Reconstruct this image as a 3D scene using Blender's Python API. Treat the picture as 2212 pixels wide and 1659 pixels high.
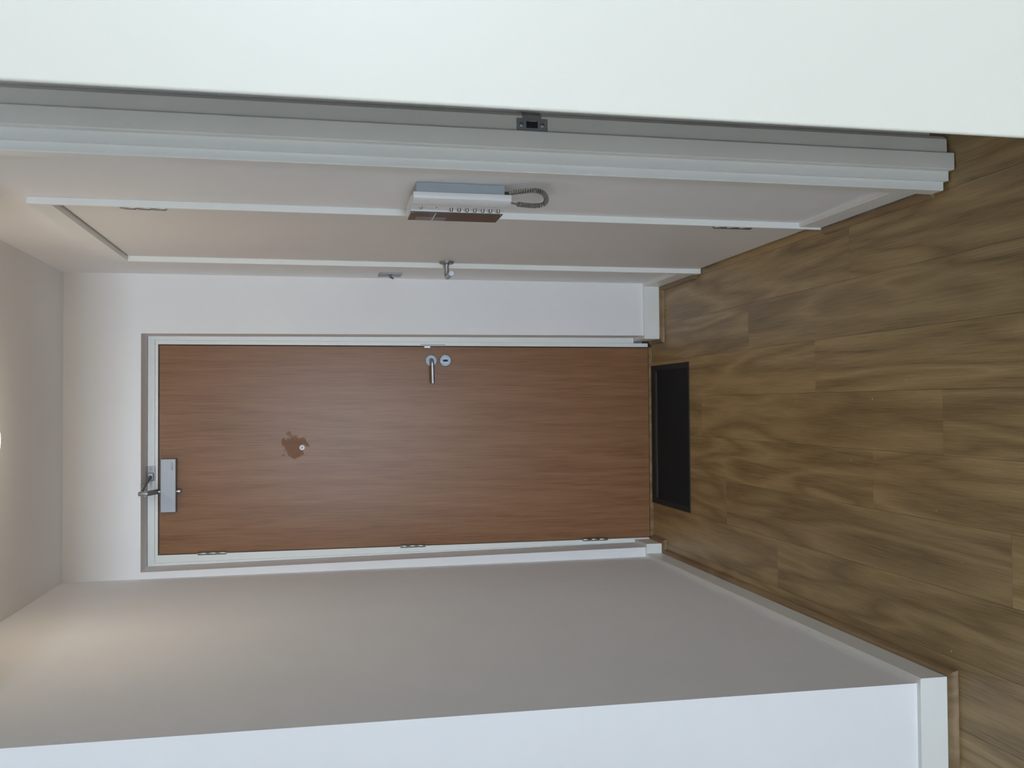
import bpy, bmesh, math, random
from mathutils import Vector, Matrix, Quaternion

for o in list(bpy.data.objects):
    bpy.data.objects.remove(o, do_unlink=True)
scene = bpy.context.scene
COL = scene.collection
random.seed(7)

# ------------------------------------------------------------------ camera
# a phone held sideways: the picture's right is the hall's floor
F_PX, PITCH, YAW, ROLL = 2018.29, -0.19735, 0.02344, -0.00231
CAM = Vector((0.0, -4.2788, 1.5962))
cp, sp, cy, sy = math.cos(PITCH), math.sin(PITCH), math.cos(YAW), math.sin(YAW)
fwd = Vector((sy * cp, cy * cp, sp))
r0 = Vector((cy, -sy, 0)); u0 = r0.cross(fwd)
right = math.cos(ROLL) * r0 + math.sin(ROLL) * u0
up = -math.sin(ROLL) * r0 + math.cos(ROLL) * u0
cam_data = bpy.data.cameras.new('camera')
cam = bpy.data.objects.new('camera', cam_data); COL.objects.link(cam)
cam_data.sensor_fit = 'HORIZONTAL'; cam_data.sensor_width = 36.0
cam_data.lens = F_PX / 2212 * 36.0
cam_data.clip_start = 0.02
m = Matrix((-up, right, -fwd)).transposed().to_4x4(); m.translation = CAM
cam.matrix_world = m
scene.camera = cam

# ------------------------------------------------------------------ light
scene.view_settings.view_transform = 'Standard'
scene.view_settings.look = 'None'
scene.view_settings.gamma = 1.0
scene.view_settings.use_curve_mapping = False
scene.view_settings.exposure = 0.08
scene.cycles.max_bounces = 12
scene.cycles.diffuse_bounces = 8
SKY = (0.71, 0.855, 1.02); SKY_STRENGTH = 26.5
world = bpy.data.worlds.new('overcast_sky'); scene.world = world
world.use_nodes = True
world.node_tree.nodes['Background'].inputs[0].default_value = (*SKY, 1)
world.node_tree.nodes['Background'].inputs[1].default_value = SKY_STRENGTH
# window of the living room, far behind the camera
WX0, WX1, WZ0, WZ1, WY = -6.3, 6.0, 0.25, 2.45, -18.0
pl = bpy.data.lights.new('window_portal', 'AREA'); pl.shape = 'RECTANGLE'
pl.size = WX1 - WX0; pl.size_y = WZ1 - WZ0; pl.cycles.is_portal = True
po = bpy.data.objects.new('window_portal', pl); COL.objects.link(po)
po.location = ((WX0 + WX1) / 2, WY - 0.02, (WZ0 + WZ1) / 2)
po.rotation_euler = (math.radians(90), 0, 0)   # area lights shine along -Z -> +Y

# ------------------------------------------------------------------ materials
def new_mat(name):
    mt = bpy.data.materials.new(name); mt.use_nodes = True
    nt = mt.node_tree; b = nt.nodes['Principled BSDF']
    return mt, nt, b
def N(nt, t, **kw):
    n = nt.nodes.new(t)
    for k, v in kw.items(): setattr(n, k, v)
    return n
def L(nt, a, b): nt.links.new(a, b)
def mapped(nt, scale, rnd=False):
    tc = N(nt, 'ShaderNodeTexCoord'); mp = N(nt, 'ShaderNodeMapping')
    mp.inputs['Scale'].default_value = scale
    L(nt, tc.outputs['Object'], mp.inputs['Vector'])
    if rnd:
        oi = N(nt, 'ShaderNodeObjectInfo')
        vm = N(nt, 'ShaderNodeVectorMath', operation='SCALE'); vm.inputs[0].default_value = (37, 53, 19)
        L(nt, oi.outputs['Random'], vm.inputs['Scale'])
        L(nt, vm.outputs[0], mp.inputs['Location'])
        return mp.outputs[0], oi
    return mp.outputs[0]
def noise(nt, vec, scale, detail=3, rough=0.55, dist=0.0):
    n = N(nt, 'ShaderNodeTexNoise'); n.inputs['Scale'].default_value = scale
    n.inputs['Detail'].default_value = detail; n.inputs['Roughness'].default_value = rough
    n.inputs['Distortion'].default_value = dist
    L(nt, vec, n.inputs['Vector']); return n.outputs[0]
def ramp(nt, fac, stops):
    r = N(nt, 'ShaderNodeValToRGB'); e = r.color_ramp.elements
    while len(e) > 1: e.remove(e[-1])
    e[0].position, e[0].color = stops[0][0], (*stops[0][1], 1)
    for p, c in stops[1:]:
        x = e.new(p); x.color = (*c, 1)
    L(nt, fac, r.inputs[0]); return r.outputs[0]
def math_n(nt, op, a, b=None, clamp=False):
    n = N(nt, 'ShaderNodeMath', operation=op); n.use_clamp = clamp
    for i, v in enumerate((a, b)):
        if v is None: continue
        if isinstance(v, (int, float)): n.inputs[i].default_value = v
        else: L(nt, v, n.inputs[i])
    return n.outputs[0]
def mixc(nt, fac, a, b, blend='MIX'):
    n = N(nt, 'ShaderNodeMix', data_type='RGBA', blend_type=blend)
    for i, v in ((0, fac), (6, a), (7, b)):
        if isinstance(v, (int, float)): n.inputs[i].default_value = v
        elif isinstance(v, tuple): n.inputs[i].default_value = (*v, 1)
        else: L(nt, v, n.inputs[i])
    return n.outputs[2]
def bump(nt, b, h, strength, dist=0.001):
    n = N(nt, 'ShaderNodeBump'); n.inputs['Strength'].default_value = strength
    n.inputs['Distance'].default_value = dist
    L(nt, h, n.inputs['Height']); L(nt, n.outputs[0], b.inputs['Normal'])

def paint(name, col, rough, var=0.03, bscale=180, bstr=0.15):
    mt, nt, b = new_mat(name)
    v = mapped(nt, (1, 1, 1))
    n = noise(nt, v, 2.2, 4)
    c2 = tuple(c * (1 - var) for c in col)
    L(nt, ramp(nt, n, [(0.35, c2), (0.65, col)]), b.inputs['Base Color'])
    b.inputs['Roughness'].default_value = rough
    bump(nt, b, noise(nt, v, bscale, 3), bstr, 0.0006)
    return mt
M = {}
M['wall'] = paint('wall_emulsion', (0.875, 0.87, 0.87), 0.85)
M['ceiling'] = paint('ceiling_emulsion', (0.86, 0.85, 0.84), 0.9)
M['wall_low_bounce'] = paint('low_bounce_grey', (0.20, 0.20, 0.20), 0.9)  # unseen room walls, made dark grey so less light bounces into view
M['enamel'] = paint('white_enamel', (0.84, 0.845, 0.81), 0.38, bscale=60, bstr=0.08)
M['leaf_white'] = paint('white_door_enamel', (0.735, 0.72, 0.635), 0.42, var=0.015, bscale=60, bstr=0.05)
M['closet_white'] = paint('closet_door_enamel', (0.80, 0.77, 0.74), 0.5, bscale=60, bstr=0.05)
M['plastic_white'] = paint('white_plastic', (0.74, 0.73, 0.72), 0.35, var=0.01, bscale=300, bstr=0.03)

def scuffed():
    mt, nt, b = new_mat('scuffed_enamel')
    v = mapped(nt, (1, 1, 1)); n = noise(nt, v, 3, 4)
    base = ramp(nt, n, [(0.35, (0.76, 0.755, 0.70)), (0.65, (0.81, 0.805, 0.75))])
    v2 = mapped(nt, (90, 90, 25)); d = noise(nt, v2, 1.0, 5, 0.7)
    mask = ramp(nt, d, [(0.67, (0, 0, 0)), (0.74, (0.55, 0.55, 0.55))])
    col = mixc(nt, mask, base, (0.33, 0.31, 0.27))
    L(nt, col, b.inputs['Base Color']); b.inputs['Roughness'].default_value = 0.45
    return mt
M['scuffed'] = scuffed()

def plain(name, col, rough, metal=0.0, ns=0.06, scale=(40, 40, 40)):
    mt, nt, b = new_mat(name)
    v = mapped(nt, scale); n = noise(nt, v, 1.0, 3)
    c2 = tuple(c * (1 - ns) for c in col)
    L(nt, ramp(nt, n, [(0.3, c2), (0.7, col)]), b.inputs['Base Color'])
    b.inputs['Roughness'].default_value = rough; b.inputs['Metallic'].default_value = metal
    return mt
M['steel'] = plain('brushed_steel', (0.46, 0.49, 0.53), 0.40, 1.0, 0.1, (400, 400, 20))
M['rose_steel'] = plain('satin_steel', (0.36, 0.39, 0.44), 0.52, 0.9)
M['alu'] = plain('satin_aluminium', (0.30, 0.305, 0.315), 0.50, 0.85, 0.06, (10, 300, 300))
M['dark_steel'] = plain('dark_steel', (0.26, 0.25, 0.24), 0.45, 0.9)
M['hinge_steel'] = plain('hinge_steel', (0.36, 0.345, 0.32), 0.38, 1.0)
M['zinc'] = plain('zinc_plate', (0.36, 0.37, 0.38), 0.5, 0.85)
M['black'] = plain('black_hole', (0.012, 0.012, 0.014), 0.6)
M['greyblue'] = plain('grey_blue_plastic', (0.36, 0.40, 0.43), 0.5)
M['cord'] = plain('grey_cord_plastic', (0.20, 0.19, 0.17), 0.35)
M['mat'] = plain('black_mat_pile', (0.010, 0.011, 0.014), 1.0, 0, 0.5, (400, 400, 400))
M['mat_edge'] = plain('black_mat_rubber', (0.020, 0.020, 0.021), 0.85)
M['mat_strip'] = plain('grey_mat_strip', (0.055, 0.062, 0.064), 0.7)
M['ink'] = plain('grey_print', (0.07, 0.07, 0.08), 0.6)
M['crumb'] = plain('white_crumb', (0.75, 0.70, 0.62), 0.9)
M['glass_front'] = plain('smoked_panel', (0.060, 0.050, 0.044), 0.12)
M['screen'] = plain('grey_screen', (0.22, 0.20, 0.20), 0.15)

def plank_mat(name, tone, along, randomize, rough, c0, c1, c2, wr=0.26, wp=0.42, ws=0.32):
    """oak: rings from a warped band pattern, pores as stretched noise"""
    mt, nt, b = new_mat(name)
    sc = {'y': (1, 0.11, 1), 'z': (1, 1, 0.07), 'x': (0.11, 1, 1)}[along]
    if randomize: v, oi = mapped(nt, sc, True)
    else: v = mapped(nt, sc)
    w = noise(nt, v, 7.0, 2, 0.5, 0.4)
    rings = math_n(nt, 'PINGPONG', math_n(nt, 'MULTIPLY', w, 11.0), 1.0)
    sc2 = {'y': (330, 8, 330), 'z': (260, 260, 5), 'x': (6, 260, 260)}[along]
    if randomize: v2, _ = mapped(nt, sc2, True)
    else: v2 = mapped(nt, sc2)
    pores = noise(nt, v2, 1.0, 4, 0.65)
    sc3 = {'y': (30, 1.2, 30), 'z': (24, 24, 0.8), 'x': (1.2, 30, 30)}[along]
    v3 = mapped(nt, sc3)
    streak = noise(nt, v3, 1.0, 3)
    f = math_n(nt, 'ADD', math_n(nt, 'MULTIPLY', rings, wr), math_n(nt, 'MULTIPLY', pores, wp))
    f = math_n(nt, 'ADD', f, math_n(nt, 'MULTIPLY', streak, ws))
    col = ramp(nt, f, [(0.28, c0), (0.48, c1), (0.68, c2)])
    if randomize:
        tone_f = math_n(nt, 'MULTIPLY_ADD', oi.outputs['Random'], tone)
        tone_f.node.inputs[2].default_value = 1.0 - tone / 2
        hsv = N(nt, 'ShaderNodeHueSaturation'); L(nt, tone_f, hsv.inputs['Value']); L(nt, col, hsv.inputs['Color'])
        col = hsv.outputs[0]
    b.inputs['Roughness'].default_value = rough
    bump(nt, b, pores, 0.12, 0.0008)
    return mt, nt, b, col
mt, nt, b, col = plank_mat('oak_laminate', 0.24, 'y', True, 0.38, (0.19, 0.122, 0.050), (0.345, 0.236, 0.104), (0.47, 0.338, 0.165), 0.24, 0.52, 0.24)
L(nt, col, b.inputs['Base Color']); M['oak'] = mt
mt, nt, b, col = plank_mat('oak_moulding', 0.0, 'y', False, 0.5, (0.15, 0.095, 0.045), (0.24, 0.155, 0.075), (0.33, 0.225, 0.12))
L(nt, col, b.inputs['Base Color']); M['moulding'] = mt
mt, nt, b, col = plank_mat('oak_veneer', 0.0, 'z', False, 0.34, (0.155, 0.066, 0.024), (0.252, 0.120, 0.054), (0.320, 0.164, 0.082), 0.10, 0.66, 0.24)
# a ragged brown mark where something was glued around the spy hole
tc = N(nt, 'ShaderNodeTexCoord'); mp = N(nt, 'ShaderNodeMapping')
mp.inputs['Location'].default_value = (0.183, 0, -1.735)
L(nt, tc.outputs['Object'], mp.inputs['Vector'])
sx = N(nt, 'ShaderNodeSeparateXYZ'); L(nt, mp.outputs[0], sx.inputs[0])
dx = math_n(nt, 'POWER', math_n(nt, 'ABSOLUTE', math_n(nt, 'DIVIDE', sx.outputs[0], 0.062)), 2.0)
dz = math_n(nt, 'POWER', math_n(nt, 'ABSOLUTE', math_n(nt, 'DIVIDE', sx.outputs[2], 0.058)), 2.0)
rad = math_n(nt, 'SQRT', math_n(nt, 'ADD', dx, dz))
wob = noise(nt, mapped(nt, (30, 30, 30)), 1.0, 3)
rad = math_n(nt, 'ADD', rad, math_n(nt, 'MULTIPLY', math_n(nt, 'SUBTRACT', wob, 0.5), 2.6))
mask = ramp(nt, rad, [(0.70, (0.62, 0.62, 0.62)), (0.95, (0, 0, 0))])
col = mixc(nt, mask, col, (0.175, 0.072, 0.032))
L(nt, col, b.inputs['Base Color'])
rr = math_n(nt, 'MULTIPLY_ADD', mask, 0.25); rr.node.inputs[2].default_value = 0.30
b.inputs['Specular IOR Level'].default_value = 0.20
L(nt, rr, b.inputs['Roughness'])
M['veneer'] = mt
mt, nt, b = new_mat('lamp_glow')
b.inputs['Base Color'].default_value = (1, 0.9, 0.75, 1)
b.inputs['Emission Color'].default_value = (1.0, 0.86, 0.62, 1); b.inputs['Emission Strength'].default_value = 30
M['glow'] = mt

# ------------------------------------------------------------------ helpers
def link(name, bm, mat, parent=None, smooth=False):
    bmesh.ops.recalc_face_normals(bm, faces=bm.faces)
    me = bpy.data.meshes.new(name); bm.to_mesh(me); bm.free()
    me.materials.append(M[mat])
    if smooth:
        for p in me.polygons: p.use_smooth = True
        me.set_sharp_from_angle(angle=math.radians(35))
    o = bpy.data.objects.new(name, me); COL.objects.link(o)
    if parent is not None: attach(o, parent)
    return o
def attach(o, parent):
    o.parent = parent
    off = Vector((0, 0, 0)); p = parent
    while p is not None:
        off += p.location; p = p.parent
    o.location = -off                       # mesh coordinates stay in room space
def thing(name, label, cat, loc=(0, 0, 0), kind=None, group=None):
    o = bpy.data.objects.new(name, None); COL.objects.link(o); o.location = loc
    o.empty_display_size = 0.05
    return tag(o, label, cat, kind, group)
def tag(o, label, cat, kind=None, group=None):
    o['label'] = label; o['category'] = cat
    if kind: o['kind'] = kind
    if group: o['group'] = group
    return o
def struct(name, bm, mat, label, cat, smooth=False):
    return tag(link(name, bm, mat, smooth=smooth), label, cat, 'structure')
def hexa(bm, p):
    """p: 4 bottom corners then 4 top corners, same order"""
    v = [bm.verts.new(q) for q in p]
    for f in ((3, 2, 1, 0), (4, 5, 6, 7), (0, 1, 5, 4), (1, 2, 6, 5), (2, 3, 7, 6), (3, 0, 4, 7)):
        bm.faces.new([v[i] for i in f])
def box(x0, x1, y0, y1, z0, z1, bev=0.0, bm=None, seg=2):
    new = bm is None
    b2 = bmesh.new()
    hexa(b2, [(x0, y0, z0), (x1, y0, z0), (x1, y1, z0), (x0, y1, z0), (x0, y0, z1), (x1, y0, z1), (x1, y1, z1), (x0, y1, z1)])
    if bev:
        bmesh.ops.bevel(b2, geom=list(b2.edges), offset=bev, segments=seg, affect='EDGES', profile=0.6)
    if new: return b2
    merge(bm, b2); return bm
def merge(bm, b2):
    me = bpy.data.meshes.new('tmp'); b2.to_mesh(me); b2.free(); bm.from_mesh(me); bpy.data.meshes.remove(me)
def tube(path, rad, seg=12, caps=True, bm=None):
    """swept round bar through 3-D points; rad may be a list"""
    bm = bm or bmesh.new()
    P = [Vector(p) for p in path]; n = len(P)
    T = [((P[min(i + 1, n - 1)] - P[max(i - 1, 0)])).normalized() for i in range(n)]
    a = Vector((0, 0, 1)) if abs(T[0].z) < 0.9 else Vector((1, 0, 0))
    nrm = (a - T[0] * a.dot(T[0])).normalized(); rings = []
    for i in range(n):
        if i:
            q = T[i - 1].rotation_difference(T[i]); nrm = q @ nrm
            nrm = (nrm - T[i] * nrm.dot(T[i])).normalized()
        bn = T[i].cross(nrm); r = rad[i] if isinstance(rad, (list, tuple)) else rad
        rings.append([bm.verts.new(P[i] + (nrm * math.cos(t) + bn * math.sin(t)) * r)
                      for t in (2 * math.pi * k / seg for k in range(seg))])
    for i in range(n - 1):
        for k in range(seg):
            bm.faces.new((rings[i][k], rings[i][(k + 1) % seg], rings[i + 1][(k + 1) % seg], rings[i + 1][k]))
    if caps:
        bm.faces.new(rings[0][::-1]); bm.faces.new(rings[-1])
    return bm
def lathe(center, axis, prof, seg=32, bm=None):
    """prof: (distance along axis, radius)"""
    bm = bm or bmesh.new()
    ax = Vector(axis).normalized(); a = Vector((0, 0, 1)) if abs(ax.z) < 0.9 else Vector((1, 0, 0))
    e1 = (a - ax * a.dot(ax)).normalized(); e2 = ax.cross(e1); c = Vector(center); rings = []
    for d, r in prof:
        if r < 1e-6: rings.append([bm.verts.new(c + ax * d)])
        else: rings.append([bm.verts.new(c + ax * d + (e1 * math.cos(t) + e2 * math.sin(t)) * r)
                            for t in (2 * math.pi * k / seg for k in range(seg))])
    for A, B in zip(rings, rings[1:]):
        for k in range(seg):
            j = (k + 1) % seg
            if len(A) == 1 and len(B) == 1: continue
            if len(A) == 1: bm.faces.new((A[0], B[j], B[k]))
            elif len(B) == 1: bm.faces.new((A[k], A[j], B[0]))
            else: bm.faces.new((A[k], A[j], B[j], B[k]))
    return bm
def sweep(path, prof, bm=None, cut=None):
    """mitred moulding along a floor-plan polyline; profile = (distance off the wall, height); off to the left of travel"""
    bm = bm or bmesh.new()
    P = [Vector(p) for p in path]; n = len(P); rings = []
    def nl(a, b):
        d = (b - a).normalized(); return Vector((-d.y, d.x))
    for i in range(n):
        if i == 0: off = nl(P[0], P[1])
        elif i == n - 1: off = nl(P[-2], P[-1])
        else:
            a, c = nl(P[i - 1], P[i]), nl(P[i], P[i + 1]); s = a + c
            off = s / (1 + a.dot(c))
        rings.append([bm.verts.new((P[i].x + off.x * d, P[i].y + off.y * d, z)) for d, z in prof])
    k = len(prof)
    for i in range(n - 1):
        for j in range(k):
            bm.faces.new((rings[i][j], rings[i][(j + 1) % k], rings[i + 1][(j + 1) % k], rings[i + 1][j]))
    bm.faces.new(rings[0][::-1]); bm.faces.new(rings[-1])
    return bm
def prism(poly, z0, z1, bm=None):
    """vertical bar with a plan-view outline"""
    bm = bm or bmesh.new()
    lo = [bm.verts.new((x, y, z0)) for x, y in poly]; hi = [bm.verts.new((x, y, z1)) for x, y in poly]
    k = len(poly)
    for i in range(k): bm.faces.new((lo[i], lo[(i + 1) % k], hi[(i + 1) % k], hi[i]))
    bm.faces.new(lo[::-1]); bm.faces.new(hi); return bm
def bez(pts, n):
    """Catmull-Rom through points"""
    P = [Vector(p) for p in pts]; P = [2 * P[0] - P[1]] + P + [2 * P[-1] - P[-2]]; out = []
    for i in range(1, len(P) - 2):
        for k in range(n):
            t = k / n; a, b_, c, d = P[i - 1:i + 3]
            out.append(0.5 * ((2 * b_) + (c - a) * t + (2 * a - 5 * b_ + 4 * c - d) * t * t + (3 * b_ - a - 3 * c + d) * t ** 3))
    return out + [P[-2]]

# ------------------------------------------------------------------ dimensions
XR = 0.5831; H = 2.692; YN = -2.0923
HB, TB, TQ, HQ = 0.0943, 0.0168, 0.0196, 0.019
DY = 0.165                                  # face of the front door leaf
LX0, LX1, LYB = -7.2, 6.4, -18.0             # living room
ZF = -.0124                                 # wall feet reach the sub-floor
LXD = 1.32                                  # short wall that carries the open white door

# ------------------------------------------------------------------ structure: floor
floor = struct('floor', box(LX0 - .1, LX1 + .1, LYB - .1, 0.40, -0.10, -0.0125), 'oak',
               'brown oak laminate floor of wide planks running towards the front door', 'floor')
PW, G = 0.1745, 0.00025
ends = {0: -1.435, 1: -0.94, 2: -1.65, -1: -0.477, -2: -1.76, -3: -0.72, -4: -1.151}
PLEN = 1.608
for i in range(-12, 14):
    x0, x1 = 0.035 + PW * i, 0.035 + PW * (i + 1)
    x0, x1 = max(x0, LX0), min(x1, LX1)
    if x1 - x0 < 0.01: continue
    e = ends.get(i, -random.random() * PLEN); y1 = e
    while y1 < 0.28: y1 += PLEN
    while y1 > -5.5:
        a, c = max(y1 - PLEN, LYB), min(y1, 0.28)
        if c - a > 0.02:
            if (x1 < -0.80 or x0 > .75) and a > YN - 0.1: pass
            else:
                link('plank', box(x0 + G, x1 - G, a + G, c - G, -0.0124, 0.0, 0.0004, seg=1), 'oak', floor)
        y1 -= PLEN

# walls
XLb, XLt, XNb, XNt = -0.7272, -0.7385, -0.7269, -0.7239   # the plaster is a little out of plumb
bm = bmesh.new()
hexa(bm, [(LX0, YN, ZF), (XNb, YN, ZF), (XLb, 0, ZF), (LX0, 0, ZF), (LX0, YN, H), (XNt, YN, H), (XLt, 0, H), (LX0, 0, H)])
struct('wall_left', bm, 'wall', 'white plastered left wall of the hall ending in an outer corner near the camera', 'wall')
bm = bmesh.new()
OT, ORb, ORt, OLb, OLt = 2.378, 0.3322, 0.3237, -0.6815, -0.7085
def orx(z): return ORb + (ORt - ORb) * z / OT
def olx(z): return OLb + (OLt - OLb) * z / OT
hexa(bm, [(ORb, 0, ZF), (LXD, 0, ZF), (LXD, .3, ZF), (ORb, .3, ZF), (ORt, 0, OT), (LXD, 0, OT), (LXD, .3, OT), (ORt, .3, OT)])
hexa(bm, [(LX0, 0, ZF), (OLb, 0, ZF), (OLb, .3, ZF), (LX0, .3, ZF), (LX0, 0, OT), (OLt, 0, OT), (OLt, .3, OT), (LX0, .3, OT)])
box(LX0, LXD, 0, 0.3, OT, H, bm=bm); box(LX0, LXD, 0.3, 0.36, ZF, H, bm=bm)  # rear box is added: seals the unseen space behind the door against daylight
struct('wall_back', bm, 'wall', 'white wall at the end of the hall around the wooden front door', 'wall')
CY0, CY1, CZ = -1.515, -0.463, 2.40        # closet frame, outer
bm = bmesh.new()
box(XR, 0.70, -2.068, CY0, ZF, H, bm=bm); box(XR, 0.70, CY1, 0, ZF, H, bm=bm); box(XR, 0.70, CY0, CY1, CZ, H, bm=bm); box(0.70, 0.74, -2.05, 0.0, ZF, H, bm=bm)  # rear slab is added, unseen: stops daylight leaking round the closet door
struct('wall_right', bm, 'wall', 'white right wall of the hall with intercom and closet door', 'wall')
struct('wall_corner', box(0.74, LXD, -2.05, -1.9, ZF, H), 'wall', 'white wall stub behind the open white door', 'wall')
struct('wall_light_block', box(-1.14, -1.02, -5.0, YN, ZF, H), 'wall', 'unseen white wall added left of the view to shade the near wall face', 'wall')  # added out of view to hold window light off the near left face
struct('wall_shade_lintel', box(-0.7235, XR, YN, -1.95, 2.405, H), 'wall', 'unseen white lintel added above the hall opening to dim the upper hall', 'wall')  # added out of view, height set to dim the ceiling and upper back wall
struct('wall_side_left', box(LX0 - .1, LX0, LYB, YN, ZF, H), 'wall_low_bounce', 'unseen left wall of the living room, greyed to cut bounced light', 'wall')
bm = bmesh.new()
box(LXD, LXD + .1, -4.6, -1.9, ZF, H, bm=bm); box(LXD + .1, LX1, -4.6, -4.5, ZF, H, bm=bm); box(LX1, LX1 + .1, LYB, -4.5, ZF, H, bm=bm)
struct('wall_side_right', bm, 'wall_low_bounce', 'unseen right wall of the living room, greyed to cut bounced light', 'wall')
bm = bmesh.new()
box(LX0, WX0, LYB - .2, LYB, 0, H, bm=bm); box(WX1, LX1, LYB - .2, LYB, 0, H, bm=bm)
box(WX0, WX1, LYB - .2, LYB, 0, WZ0, bm=bm); box(WX0, WX1, LYB - .2, LYB, WZ1, H, bm=bm)
struct('wall_window', bm, 'wall', 'white living room wall with the wide window behind the camera', 'wall')
win = thing('window_1', 'wide white framed window of the living room behind the camera', 'window', (0, LYB - .1, WZ0), 'structure')
bm = bmesh.new()
for a in (WX0, WX1 - .06): box(a, a + .06, LYB - .16, LYB - .09, WZ0, WZ1, bm=bm)
for a in (WZ0, WZ1 - .06): box(WX0 + .06, WX1 - .06, LYB - .16, LYB - .09, a, a + .06, bm=bm)
link('window_frame', bm, 'enamel', win)
for k in (1, 2, 3, 4, 5):
    a = WX0 + (WX1 - WX0) * k / 6
    link('mullion', box(a - .03, a + .03, LYB - .16, LYB - .09, WZ0 + .06, WZ1 - .06), 'enamel', win)
struct('ceiling', box(LX0 - .1, LX1 + .1, LYB - .2, 0.3, H, H + .1), 'ceiling', 'plain white plaster ceiling above the hall', 'ceiling')

# baseboards and quarter rounds
bprof = [(0, 0.0), (TB, 0.0), (TB, HB - .002), (TB - .002, HB), (0, HB)]
qprof = [(TB, 0.0)] + [(TB + TQ * math.cos(t), HQ * math.sin(t)) for t in (0, .3, .6, .85, 1.1, 1.35)] + [(TB, HQ)]
zb = HB / 2
pl_l = [(olx(zb), 0.142), (olx(zb), 0), (XLb, 0), (XNb, YN), (-1.021, YN)]
pl_r = [(XR, CY1), (XR, 0), (orx(zb), 0), (orx(zb), 0.142)]
pl_n = [(XR, -2.068), (XR, CY0)]
struct('baseboard_left', sweep(pl_l, bprof), 'enamel', 'white baseboard along the left wall and round its corner', 'baseboard', True)
struct('baseboard_right', sweep(pl_r, bprof), 'enamel', 'white baseboard between the closet door and the front door', 'baseboard', True)
struct('baseboard_near', sweep(pl_n, [(d * .86, z) for d, z in bprof]), 'enamel', 'white baseboard under the intercom', 'baseboard', True)
struct('trim_1', sweep(pl_l, qprof), 'moulding', 'oak quarter round moulding at the foot of the left wall', 'moulding', True)
struct('trim_2', sweep([(XR, CY1 + .02)] + pl_r[1:], qprof), 'moulding', 'oak quarter round moulding between the closet and the front door', 'moulding', True)
struct('trim_3', sweep([(XR, -2.066), (XR, CY0 - .004)], qprof), 'moulding', 'oak quarter round moulding under the intercom wall', 'moulding', True)
bm = sweep([(0.285, DY), (-0.66, DY)], [(0.0, 0.0), (.017, 0.0), (.017, .004), (.012, .007), (.008, .012), (0.0, .012)])
struct('trim_4', bm, 'moulding', 'narrow oak threshold strip under the front door', 'moulding')

# ------------------------------------------------------------------ front door frame
fr = thing('trim_5', 'white stepped wooden frame around the front door', 'door frame', (-0.19, 0.16, 0), 'structure')
# outer step and inner step, each jamb and head a piece of its own
zt1, zt2, zt3 = 2.3755, 2.3465, 2.331
bm = bmesh.new(); g = 0.0012
hexa(bm, [(.3052, .146, HB), (ORb - g, .146, HB), (ORb - g, .26, HB), (.3052, .26, HB), (.3052, .146, zt1), (ORt - g, .146, zt1), (ORt - g, .26, zt1), (.3052, .26, zt1)])
link('outer_jamb', bm, 'enamel', fr)
link('inner_jamb', box(.2868, .3052, .158, .26, 0.016, zt2, .001), 'enamel', fr)
bm = bmesh.new()
hexa(bm, [(OLb + g, .146, HB), (-.6905, .146, HB), (-.6905, .26, HB), (OLb + g, .26, HB), (OLt + g, .146, zt1), (-.6955, .146, zt1), (-.6955, .26, zt1), (OLt + g, .26, zt1)])
bm.free(); bm = bmesh.new()
hexa(bm, [(-.6815 + g, .146, HB), (-.679, .146, HB), (-.679, .26, HB), (-.6815 + g, .26, HB), (-.7085 + g, .146, zt1), (-.6955, .146, zt1), (-.6955, .26, zt1), (-.7085 + g, .26, zt1)])
link('outer_jamb', bm, 'enamel', fr)
bm = bmesh.new()
hexa(bm, [(-.679, .158, .016), (-.6605, .158, .016), (-.6605, .26, .016), (-.679, .26, .016), (-.6955, .158, zt2), (-.6615, .158, zt2), (-.6615, .26, zt2), (-.6955, .26, zt2)])
link('inner_jamb', bm, 'enamel', fr)
link('outer_head', box(-.6955, .3052, .146, .26, zt2, zt1, .001), 'enamel', fr)
link('inner_head', box(-.6613, .2866, .158, .26, zt3 + .003, zt2, .0005), 'enamel', fr)
bm = box(.2862, .2880, .1585, .172, 1.040, 1.145, .0005)
box(.2850, .2935, .1565, .1580, 1.034, 1.150, .0006, bm=bm)
link('strike_plate', bm, 'dark_steel', fr)['label'] = 'dark steel strike plate'

# ------------------------------------------------------------------ front door
d1 = thing('door_1', 'flush oak veneer front door at the end of the hall', 'door', (-0.19, DY, 0), 'structure')
link('leaf', box(-.6585, .2828, DY, DY + .05, .0125, 2.330, .0008), 'veneer', d1)
bm = box(.2834, .2846, DY + .006, DY + .05, .013, 2.33); link('gap_strip', bm, 'black', d1)  # thin black strip set in the gap between leaf and jamb
link('latch', box(.2780, .2846, DY - .0012, DY + .004, 1.104, 1.132, .0004), 'steel', d1)
hd = link('handle', tube(bez([(.2163, DY, 1.101), (.2163, DY - .030, 1.101), (.2155, DY - .044, 1.101), (.207, DY - .052, 1.1007), (.190, DY - .053, 1.1002), (.107, DY - .053, 1.0985)], 6), .0092, 16), 'steel', d1, True)
hd['label'] = 'brushed steel lever'
def rose(c, r, parent, hole=None):
    bm = lathe(c, (0, -1, 0), [(0, r), (.006, r), (.0085, r - .003), (.0085, r - .007), (.0068, r - .0085), (.0068, .012), (.009, .0105), (.009, 0)], 40)
    return link('rose', bm, 'rose_steel', parent, True)
rose((.2163, DY, 1.101), .0285, hd)
esc = lathe((.2168, DY, 1.0325), (0, -1, 0), [(0, .0285), (.006, .0285), (.0085, .0255), (.0085, .0205), (.0074, .019), (.0074, 0)], 40)
es = link('keyhole_rose', esc, 'rose_steel', d1, True)
bm = bmesh.new(); pr = []
for k in range(9): t = math.pi * k / 8; pr.append((.2168 + .0050 * math.cos(t), 1.0325 + .0075 + .0050 * math.sin(t)))
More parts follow.
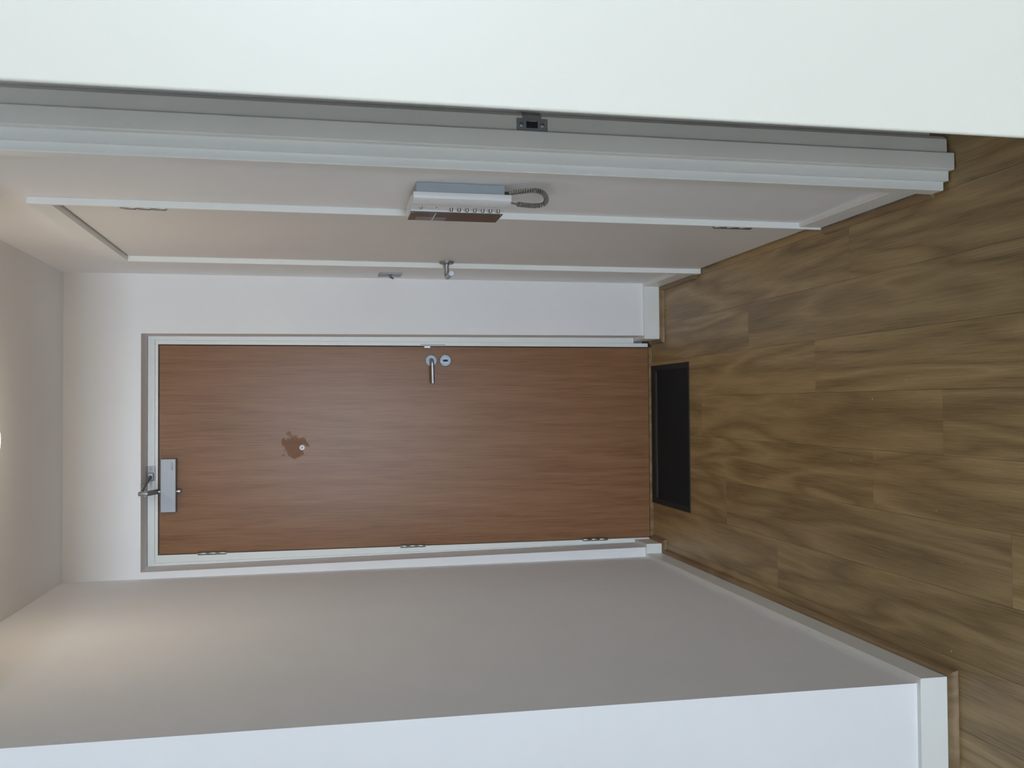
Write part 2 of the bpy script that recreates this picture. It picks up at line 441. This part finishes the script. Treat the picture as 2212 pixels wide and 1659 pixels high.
for k in range(9): t = math.pi + math.pi * k / 8; pr.append((.2168 + .0050 * math.cos(t), 1.0325 - .0075 + .0050 * math.sin(t)))
fv = [bm.verts.new((x, DY - .0078, z)) for x, z in pr]; bv = [bm.verts.new((x, DY - .0070, z)) for x, z in pr]
bm.faces.new(fv); bm.faces.new(bv[::-1])
for k in range(len(pr)): bm.faces.new((fv[k], fv[(k + 1) % len(pr)], bv[(k + 1) % len(pr)], bv[k]))
link('keyhole', bm, 'black', es)
pk = link('spy_hole', lathe((-.1884, DY, 1.7015), (0, -1, 0), [(0, .0125), (.0035, .0125), (.0050, .0105), (.0050, .0065), (.0030, .0050), (.0030, .0042)], 28), 'plastic_white', d1, True)
link('lens', lathe((-.1884, DY, 1.7015), (0, -1, 0), [(.001, .0042), (.0032, .0040), (.0038, 0)], 20), 'greyblue', pk, True)
def hinge(c, length, r, parent, axis_gap=True, mat='hinge_steel', leafdir=None):
    x, y, z = c
    bm = bmesh.new()
    n = 3
    seg = length / n
    for k in range(n):
        a = z - length / 2 + k * seg
        lathe((x, y, a), (0, 0, 1), [(0.0006, 0), (0.0006, r * .9), (.0018, r), (seg - .0018, r), (seg - .0006, r * .9), (seg - .0006, 0)], 16, bm=bm)
    lathe((x, y, z - length / 2 - .003), (0, 0, 1), [(0, 0), (0, r * .6), (length + .006, r * .6), (length + .006, 0)], 12, bm=bm)
    if leafdir:
        for s in leafdir: box(*s, z - length / 2 + .004, z + length / 2 - .004, bm=bm)
    h = link('hinge', bm, mat, parent, True)
    return h
for za, zbb in ((2.163, 2.038), (1.250, 1.132), (.360, .235)):
    hinge((-.6602, DY - .0055, (za + zbb) / 2), za - zbb, .0078, d1)

# door closer
dc = thing('door_closer', 'silver door closer with scissor arm at the top of the oak front door', 'door closer', (-.35, DY - .0005, 2.25))
CYF = DY - .050
link('body', box(-.4665, -.2280, CYF, DY - .0006, 2.2515, 2.3170, .0025), 'alu', dc)
link('spindle', lathe((-.3745, CYF + .024, 2.2515), (0, 0, -1), [(-.004, .0065), (.007, .0065), (.007, .0115), (.017, .0115), (.0185, .010), (.0185, 0)], 20), 'steel', dc, True)
link('spindle', lathe((-.3745, CYF + .024, 2.3170), (0, 0, 1), [(-.002, .0095), (.016, .0095), (.018, .008), (.018, 0)], 20), 'steel', dc, True)
EL = Vector((-.3585, -.145, 2.3440))
bm = bmesh.new()
def bar(bm, p, q, w, h):
    p, q = Vector(p), Vector(q); d = (q - p).normalized(); s = d.cross(Vector((0, 0, 1))).normalized() * w / 2; uu = Vector((0, 0, h / 2))
    hexa(bm, [p - s - uu, p + s - uu, q + s - uu, q - s - uu, p - s + uu, p + s + uu, q + s + uu, q - s + uu])
bar(bm, (-.3745, CYF + .036, 2.331), EL + Vector((0, -.004, -.012)), .021, .006)
link('main_arm', bm, 'dark_steel', dc)
link('elbow', lathe(EL + Vector((0, 0, -.020)), (0, 0, 1), [(0, 0), (0, .0095), (.034, .0095), (.037, .0075), (.037, 0)], 18), 'steel', dc, True)
link('fore_arm', tube([EL + Vector((.004, .004, .006)), Vector((-.335, -.05, 2.354)), Vector((-.314, .09, 2.3600)), Vector((-.308, .1170, 2.3590))], [.0075, .0062, .0068, .008], 12), 'dark_steel', dc, True)
bm = box(-.3260, -.2600, .1400, .1452, 2.344, 2.3735, .001)
box(-.3230, -.2900, .118, .1400, 2.348, 2.370, .002, bm=bm)
sh = link('arm_bracket', bm, 'dark_steel', dc)
link('screw', lathe((-.272, .1400, 2.360), (0, -1, 0), [(0, .0040), (.0016, .0036), (.002, 0)], 12), 'dark_steel', sh)
# maker's lettering
cu = bpy.data.curves.new('lettering', 'FONT'); cu.body = 'ABLOY'; cu.size = .0125; cu.extrude = .0002; cu.align_x = 'LEFT'
to = bpy.data.objects.new('lettering_tmp', cu); COL.objects.link(to)
bpy.context.view_layer.update()
me = bpy.data.meshes.new_from_object(to.evaluated_get(bpy.context.evaluated_depsgraph_get()))
bpy.data.objects.remove(to, do_unlink=True)
w = max(v.co.x for v in me.vertices)
for v in me.vertices:
    x, y, z = v.co; v.co = (-.2785 + x * .0365 / w, CYF - .0002 - z, 2.2630 + y)
me.materials.clear(); me.materials.append(M['ink'])
lo = bpy.data.objects.new('lettering', me); COL.objects.link(lo); attach(lo, dc)

# ------------------------------------------------------------------ closet door in the right wall
XF, XLF = 0.5638, 0.5835
fw = 0.027
f2 = thing('trim_6', 'slim white frame around the closet door in the right wall', 'door frame', (XF, -.98, 0), 'structure')
link('jamb', box(XF, .70, CY0, CY0 + .012, 0.002, CZ, .0012), 'enamel', f2)
link('rebate', box(XLF - .0008, .70, CY0 + .0122, CY0 + .064, 0.002, 2.3378), 'closet_white', f2)
link('jamb', box(XF, .70, CY1 - fw, CY1, 0.002, 2.3378, .0008), 'enamel', f2)
bm = bmesh.new()
y0, y1 = CY0 + .0122, CY1
hexa(bm, [(XF, y0, 2.338), (.70, y0, 2.338), (.70, y1, 2.338), (XF, y1, 2.338), (XF, y0, CZ - .002), (.70, y0, CZ - .002), (.70, y1, CZ - .002), (XF, y1, CZ - .002)])
link('head', bm, 'enamel', f2)
d2 = thing('door_2', 'flush off-white closet door in the right wall beyond the intercom', 'door', (XLF, -.98, 0), 'structure')
link('leaf', box(XLF, XLF + .04, CY0 + .0655, CY1 - fw - .002, .014, 2.334, .001), 'closet_white', d2)
for za, zbb in ((2.170, 2.046), (.357, .228)):
    hinge((XLF - .0075, CY0 + .0720, (za + zbb) / 2), za - zbb, .0058, d2)
HY, HZ = -.532, 1.1135
h2 = link('handle', tube(bez([(XLF, HY, HZ), (XLF - .040, HY, HZ), (XLF - .056, HY - .002, HZ), (XLF - .064, HY - .011, HZ - .001), (XLF - .065, HY - .03, HZ - .002), (XLF - .065, HY - .125, HZ - .003)], 6), .0098, 16), 'steel', d2, True)
h2['label'] = 'brushed steel lever'
link('rose', lathe((XLF, HY, HZ), (-1, 0, 0), [(0, .029), (.007, .029), (.009, .027), (.009, .011), (.013, .011), (.013, 0)], 32), 'hinge_steel', h2, True)

# ------------------------------------------------------------------ near door frame with strike plate (right)
f3 = thing('trim_7', 'worn white door frame with a strike plate beside the open white door', 'door frame', (.62, -2.12, 0), 'structure')
ZT = 2.66
link('casing', prism([(.5545, -2.069), (.5535, -2.117), (.5560, -2.1195), (.5755, -2.1195), (.5755, -2.069)], .012, ZT), 'enamel', f3)
link('jamb', prism([(.5757, -2.069), (.5757, -2.1325), (.6005, -2.1325), (.6005, -2.069)], .006, ZT), 'enamel', f3)
link('stop', prism([(.6007, -2.069), (.6007, -2.150), (.603, -2.1525), (.6425, -2.1525), (.6450, -2.150), (.6450, -2.069)], .003, ZT), 'scuffed', f3)
link('rebate', prism([(.6452, -2.069), (.6452, -2.128), (.6860, -2.128), (.6880, -2.126), (.6950, -2.118), (.7000, -2.106), (.7000, -2.069)], .006, ZT), 'scuffed', f3)
# strike plate: T-shaped, with latch hole, lip and two screws
yp = -2.1282
bm = bmesh.new()
xa, xb, za, zb2 = .6490, .6805, 1.0755, 1.1510     # main plate
hx0, hx1, hz0, hz1 = .6575, .6735, 1.0995, 1.1275   # hole
for (a, b_, c, d) in ((xa, hx0, za, zb2), (hx1, xb, za, zb2), (hx0, hx1, za, hz0), (hx0, hx1, hz1, zb2)):
    box(a, b_, yp - .0016, yp, c, d, bm=bm)
box(xb, .6880, yp - .0016, yp, 1.0910, 1.1372, bm=bm)
hexa(bm, [(.6880, yp - .0016, 1.0910), (.6990, yp + .0128, 1.0910), (.7000, yp + .0142, 1.0910), (.6880, yp, 1.0910),
          (.6880, yp - .0016, 1.1372), (.6990, yp + .0128, 1.1372), (.7000, yp + .0142, 1.1372), (.6880, yp, 1.1372)])
stp = link('strike_plate', bm, 'zinc', f3); stp['label'] = 'grey zinc strike plate'
link('latch_hole', box(hx0, hx1, yp - .0008, yp - .0001, hz0, hz1), 'black', stp)
link('latch_lip', box(hx1 - .0006, hx1 + .0016, yp - .0026, yp - .0016, 1.1030, 1.1210, .0003), 'steel', stp)
for z in (1.0880, 1.1390):
    link('screw', lathe((.6650, yp - .0016, z), (0, -1, 0), [(0, .0056), (.0012, .0052), (.0018, .003), (.0018, 0)], 18), 'steel', stp, True)

# ------------------------------------------------------------------ open white door leaf
ang = math.radians(-18.3)
d3 = thing('door_3', 'open plain white door leaf close to the camera', 'door', (.3835, -3.10, 0), 'structure')
bm = bmesh.new()
w, t, r = .93, .040, .005
prof = []
for cx_, cy_, a0 in ((r, r, math.pi), (w - r, r, 1.5 * math.pi), (w - r, t - r, 0), (r, t - r, .5 * math.pi)):
    for k in range(6):
        a = a0 + math.pi / 2 * k / 5; prof.append((cx_ + r * math.cos(a), cy_ + r * math.sin(a)))
ca, sa = math.cos(ang), math.sin(ang)
prism([(.3835 + x * ca - y * sa, -3.10 + x * sa + y * ca) for x, y in prof], .012, 2.33, bm)
link('leaf', bm, 'leaf_white', d3, True)
hx, hy = .3835 + .95 * ca, -3.10 + .95 * sa
for z in (.28, 1.2, 2.1): hinge((hx - .008, hy, z), .10, .007, d3)

# ------------------------------------------------------------------ video intercom
ic = thing('intercom', 'white wall intercom with handset, button row and dark glossy panel', 'intercom', (XR, -1.78, 1.11))
link('base', box(.5555, XR - .0004, -1.8655, -1.700, 1.1285, 1.3640, .002), 'greyblue', ic)
def vprism(poly, z0, z1, mat, name, parent, smooth=True, top_in=0.0):
    return link(name, prism(poly, z0, z1), mat, parent, smooth)
hs = [(.5553, -1.868), (.5550, -1.8735), (.5405, -1.8735), (.5380, -1.8722), (.5330, -1.864), (.5295, -1.854), (.5275, -1.842), (.5275, -1.836), (.5553, -1.836)]
hso = vprism(hs, 1.1130, 1.3710, 'plastic_white', 'handset', ic)
bd = [(.5553, -1.8355), (.5290, -1.8355), (.5262, -1.828), (.5250, -1.815), (.5243, -1.806), (.5243, -1.690), (.5400, -1.684), (.5553, -1.684)]
body = vprism(bd, 1.1200, 1.3725, 'plastic_white', 'housing', ic)
link('panel_rim', box(.5195, .5242, -1.8020, -1.690, 1.1215, 1.3715, .0006), 'plastic_white', ic)
gp = link('front_panel', box(.5172, .5195, -1.7965, -1.6900, 1.1225, 1.3710, .0004), 'glass_front', ic)
link('screen', box(.5168, .5172, -1.735, -1.6930, 1.2690, 1.3520), 'screen', gp)
link('screen_line', box(.5165, .5168, -1.7945, -1.6905, 1.3030, 1.3056), 'plastic_white', gp)
for x_, z in ((-1.793, 1.3665), (-1.793, 1.1275)):
    link('screw', lathe((.5172, x_, z), (-1, 0, 0), [(0, .0018), (.0008, .0014), (.001, 0)], 10), 'steel', gp)
btn_me = None
kz = [1.2663, 1.2451, 1.2239, 1.2027, 1.1815, 1.1604, 1.1393]
for z in kz:
    if btn_me is None:
        bo = link('button', lathe((0, 0, 0), (-1, 0, 0), [(-.002, .0044), (.0080, .0044), (.0092, .0036), (.0096, 0)], 16), 'hinge_steel', None, True)
        btn_me = bo.data
    else:
        bo = bpy.data.objects.new('button', btn_me); COL.objects.link(bo)
    bo.parent = ic; bo.location = Vector((.5262, -1.822, z)) - ic.location
bo = bpy.data.objects.new('button', btn_me); COL.objects.link(bo); bo.parent = ic
bo.location = Vector((.5268, -1.824, 1.3470)) - ic.location; bo.scale = (.7, .8, .8)
link('indicator', box(.5255, .5264, -1.8270, -1.8170, 1.3046, 1.3074), 'black', ic)
for z in (1.3405, 1.3365): link('icon_mark', box(.5258, .5266, -1.8270, -1.8195, z - .0006, z + .0006), 'ink', ic)
plug = link('cord_plug', box(.5555, .5640, -1.8720, -1.8560, 1.1180, 1.1300, .001), 'black', ic)
# coiled cord
cpts = [(.5605, -1.866, 1.121), (.562, -1.874, 1.108), (.563, -1.886, 1.085), (.564, -1.896, 1.055), (.562, -1.882, 1.030), (.558, -1.840, 1.011),
        (.555, -1.800, 1.004), (.550, -1.790, 1.012), (.545, -1.800, 1.036), (.541, -1.822, 1.066), (.539, -1.838, 1.088)]
ctr = bez(cpts, 40)
arc = [0.0]
for a, c in zip(ctr, ctr[1:]): arc.append(arc[-1] + (c - a).length)
tot = arc[-1]; turns = 46; per = 12; coil = []; T0 = None; nrm = None; j = 0
for s in range(turns * per + 1):
    tt = tot * s / (turns * per)
    while j < len(arc) - 2 and arc[j + 1] < tt: j += 1
    k = (tt - arc[j]) / max(arc[j + 1] - arc[j], 1e-9); p = ctr[j].lerp(ctr[j + 1], k); T = (ctr[j + 1] - ctr[j]).normalized()
    if nrm is None: nrm = T.orthogonal().normalized()
    nrm = (nrm - T * nrm.dot(T)).normalized(); bn = T.cross(nrm); a = 2 * math.pi * s / per
    coil.append(p + (nrm * math.cos(a) + bn * math.sin(a)) * .0050)
co = link('coiled_cord', tube(coil, .0020, 6), 'cord', ic, True); co['label'] = 'dark grey coiled handset cord'
link('cord_end', tube([(.539, -1.838, 1.088), (.5385, -1.848, 1.102), (.540, -1.853, 1.1128)], .0026, 8), 'cord', co, True)

# ------------------------------------------------------------------ small plate by the closet door
ws = thing('wall_plate', 'small brushed metal switch plate on the wall between closet and corner', 'switch', (XR, -.14, 1.265))
link('plate', box(XR - .0050, XR - .0003, -.192, -.084, 1.2640, 1.3650, .0015), 'zinc', ws)
link('toggle', tube([(XR - .005, -.150, 1.318), (XR - .013, -.146, 1.314), (XR - .018, -.132, 1.300)], [.006, .0055, .004], 10), 'steel', ws, True)
link('toggle_collar', lathe((XR - .005, -.150, 1.318), (-1, 0, 0), [(0, .011), (.002, .011), (.003, .009), (.003, 0)], 20), 'hinge_steel', ws, True)

# ------------------------------------------------------------------ doormat
mt_ = thing('doormat', 'black doormat with a dark rubber border in front of the oak door', 'doormat', (-.147, -.09, 0))
mx0, mx1, my0, my1 = -.4838, .1905, -.3390, .1465
bm = bmesh.new()
bw = .026
box(mx0, mx0 + bw, my0, my1, .0002, .0040, bm=bm); box(mx1 - bw, mx1, my0, my1, .0002, .0040, bm=bm)
box(mx0 + bw, mx1 - bw, my1 - .075, my1, .0002, .0036, bm=bm); box(mx0 + bw, mx1 - bw, my0, my0 + .010, .0002, .0040, bm=bm)
link('border', bm, 'mat_edge', mt_)
link('pile', box(mx0 + bw, mx1 - bw, my0 + .010, my1 - .075, .0002, .0030), 'mat', mt_)
bm = bmesh.new()
n = 12
xs = [mx0 + bw + .002 + (mx1 - mx0 - 2 * bw - .004) * k / n for k in range(n + 1)]
ys = [my1 - .078 - .003 * math.sin(k * .8) * (0.4 if k > 5 else 1) for k in range(n + 1)]
for k in range(n):
    hexa(bm, [(xs[k], ys[k], .003), (xs[k + 1], ys[k + 1], .003), (xs[k + 1], ys[k + 1] + .026, .003), (xs[k], ys[k] + .026, .003),
              (xs[k], ys[k], .0050), (xs[k + 1], ys[k + 1], .0050), (xs[k + 1], ys[k + 1] + .026, .0050), (xs[k], ys[k] + .026, .0050)])
link('edge_strip', bm, 'mat_strip', mt_)['label'] = 'grey strip near the door'

# ------------------------------------------------------------------ crumbs on the floor
cr_me = None
CRUMBS = (
    (.0117, -1.7642, 1.0, 'largest white crumb on the oak floor in the middle of the hall'),
    (.0648, -1.9305, .7, 'tiny white crumb on the oak floor nearest the open white door'),
    (-.178, -1.6417, .8, 'tiny pale crumb on the oak floor second closest to the doormat'),
    (-.5298, -1.4931, .7, 'tiny pale crumb closest to the doormat near the left baseboard'),
    (-.4094, -2.1506, .7, 'tiny white crumb on the oak floor farthest from the front door'),
    (-.2878, -2.0523, .75, 'tiny white crumb on the floor between the largest crumb and the farthest one'),
    (-.647, -2.1046, .9, 'tiny white crumb beside the outer corner of the left moulding'))
for k, (x, y, s, lab) in enumerate(CRUMBS):
    if cr_me is None:
        bm = bmesh.new(); bmesh.ops.create_icosphere(bm, subdivisions=1, radius=.0019)
        for v in bm.verts: v.co *= random.uniform(.75, 1.2); v.co.z = max(v.co.z * .7, -.0010)
        o = link('crumb', bm, 'crumb'); cr_me = o.data
    else:
        o = bpy.data.objects.new('crumb', cr_me); COL.objects.link(o)
    o.location = (x, y, .0010 * s); o.scale = (s, s, s); o.rotation_euler = (0, 0, k * 1.3)
    tag(o, lab, 'crumb', group='crumbs on the oak floor')

# ------------------------------------------------------------------ ceiling lamp
LC = Vector((-.100, -1.118, H))
cl = thing('ceiling_lamp', 'warm surface mounted spot lamp on the hall ceiling', 'lamp', LC)
link('housing', lathe(LC, (0, 0, -1), [(0, 0), (0, .062), (.085, .062), (.088, .060), (.088, .052), (.078, .050)], 36), 'plastic_white', cl, True)
link('bulb', lathe(LC, (0, 0, -1), [(.070, .049), (.086, .046), (.096, .030), (.100, 0)], 32), 'glow', cl, True)
sl = bpy.data.lights.new('lamp_light', 'POINT'); sl.energy = 2.9; sl.color = (1.0, .84, .64)
sl.shadow_soft_size = .03
so = bpy.data.objects.new('lamp_light', sl); COL.objects.link(so); so.parent = cl; so.location = (0, 0, -.12)
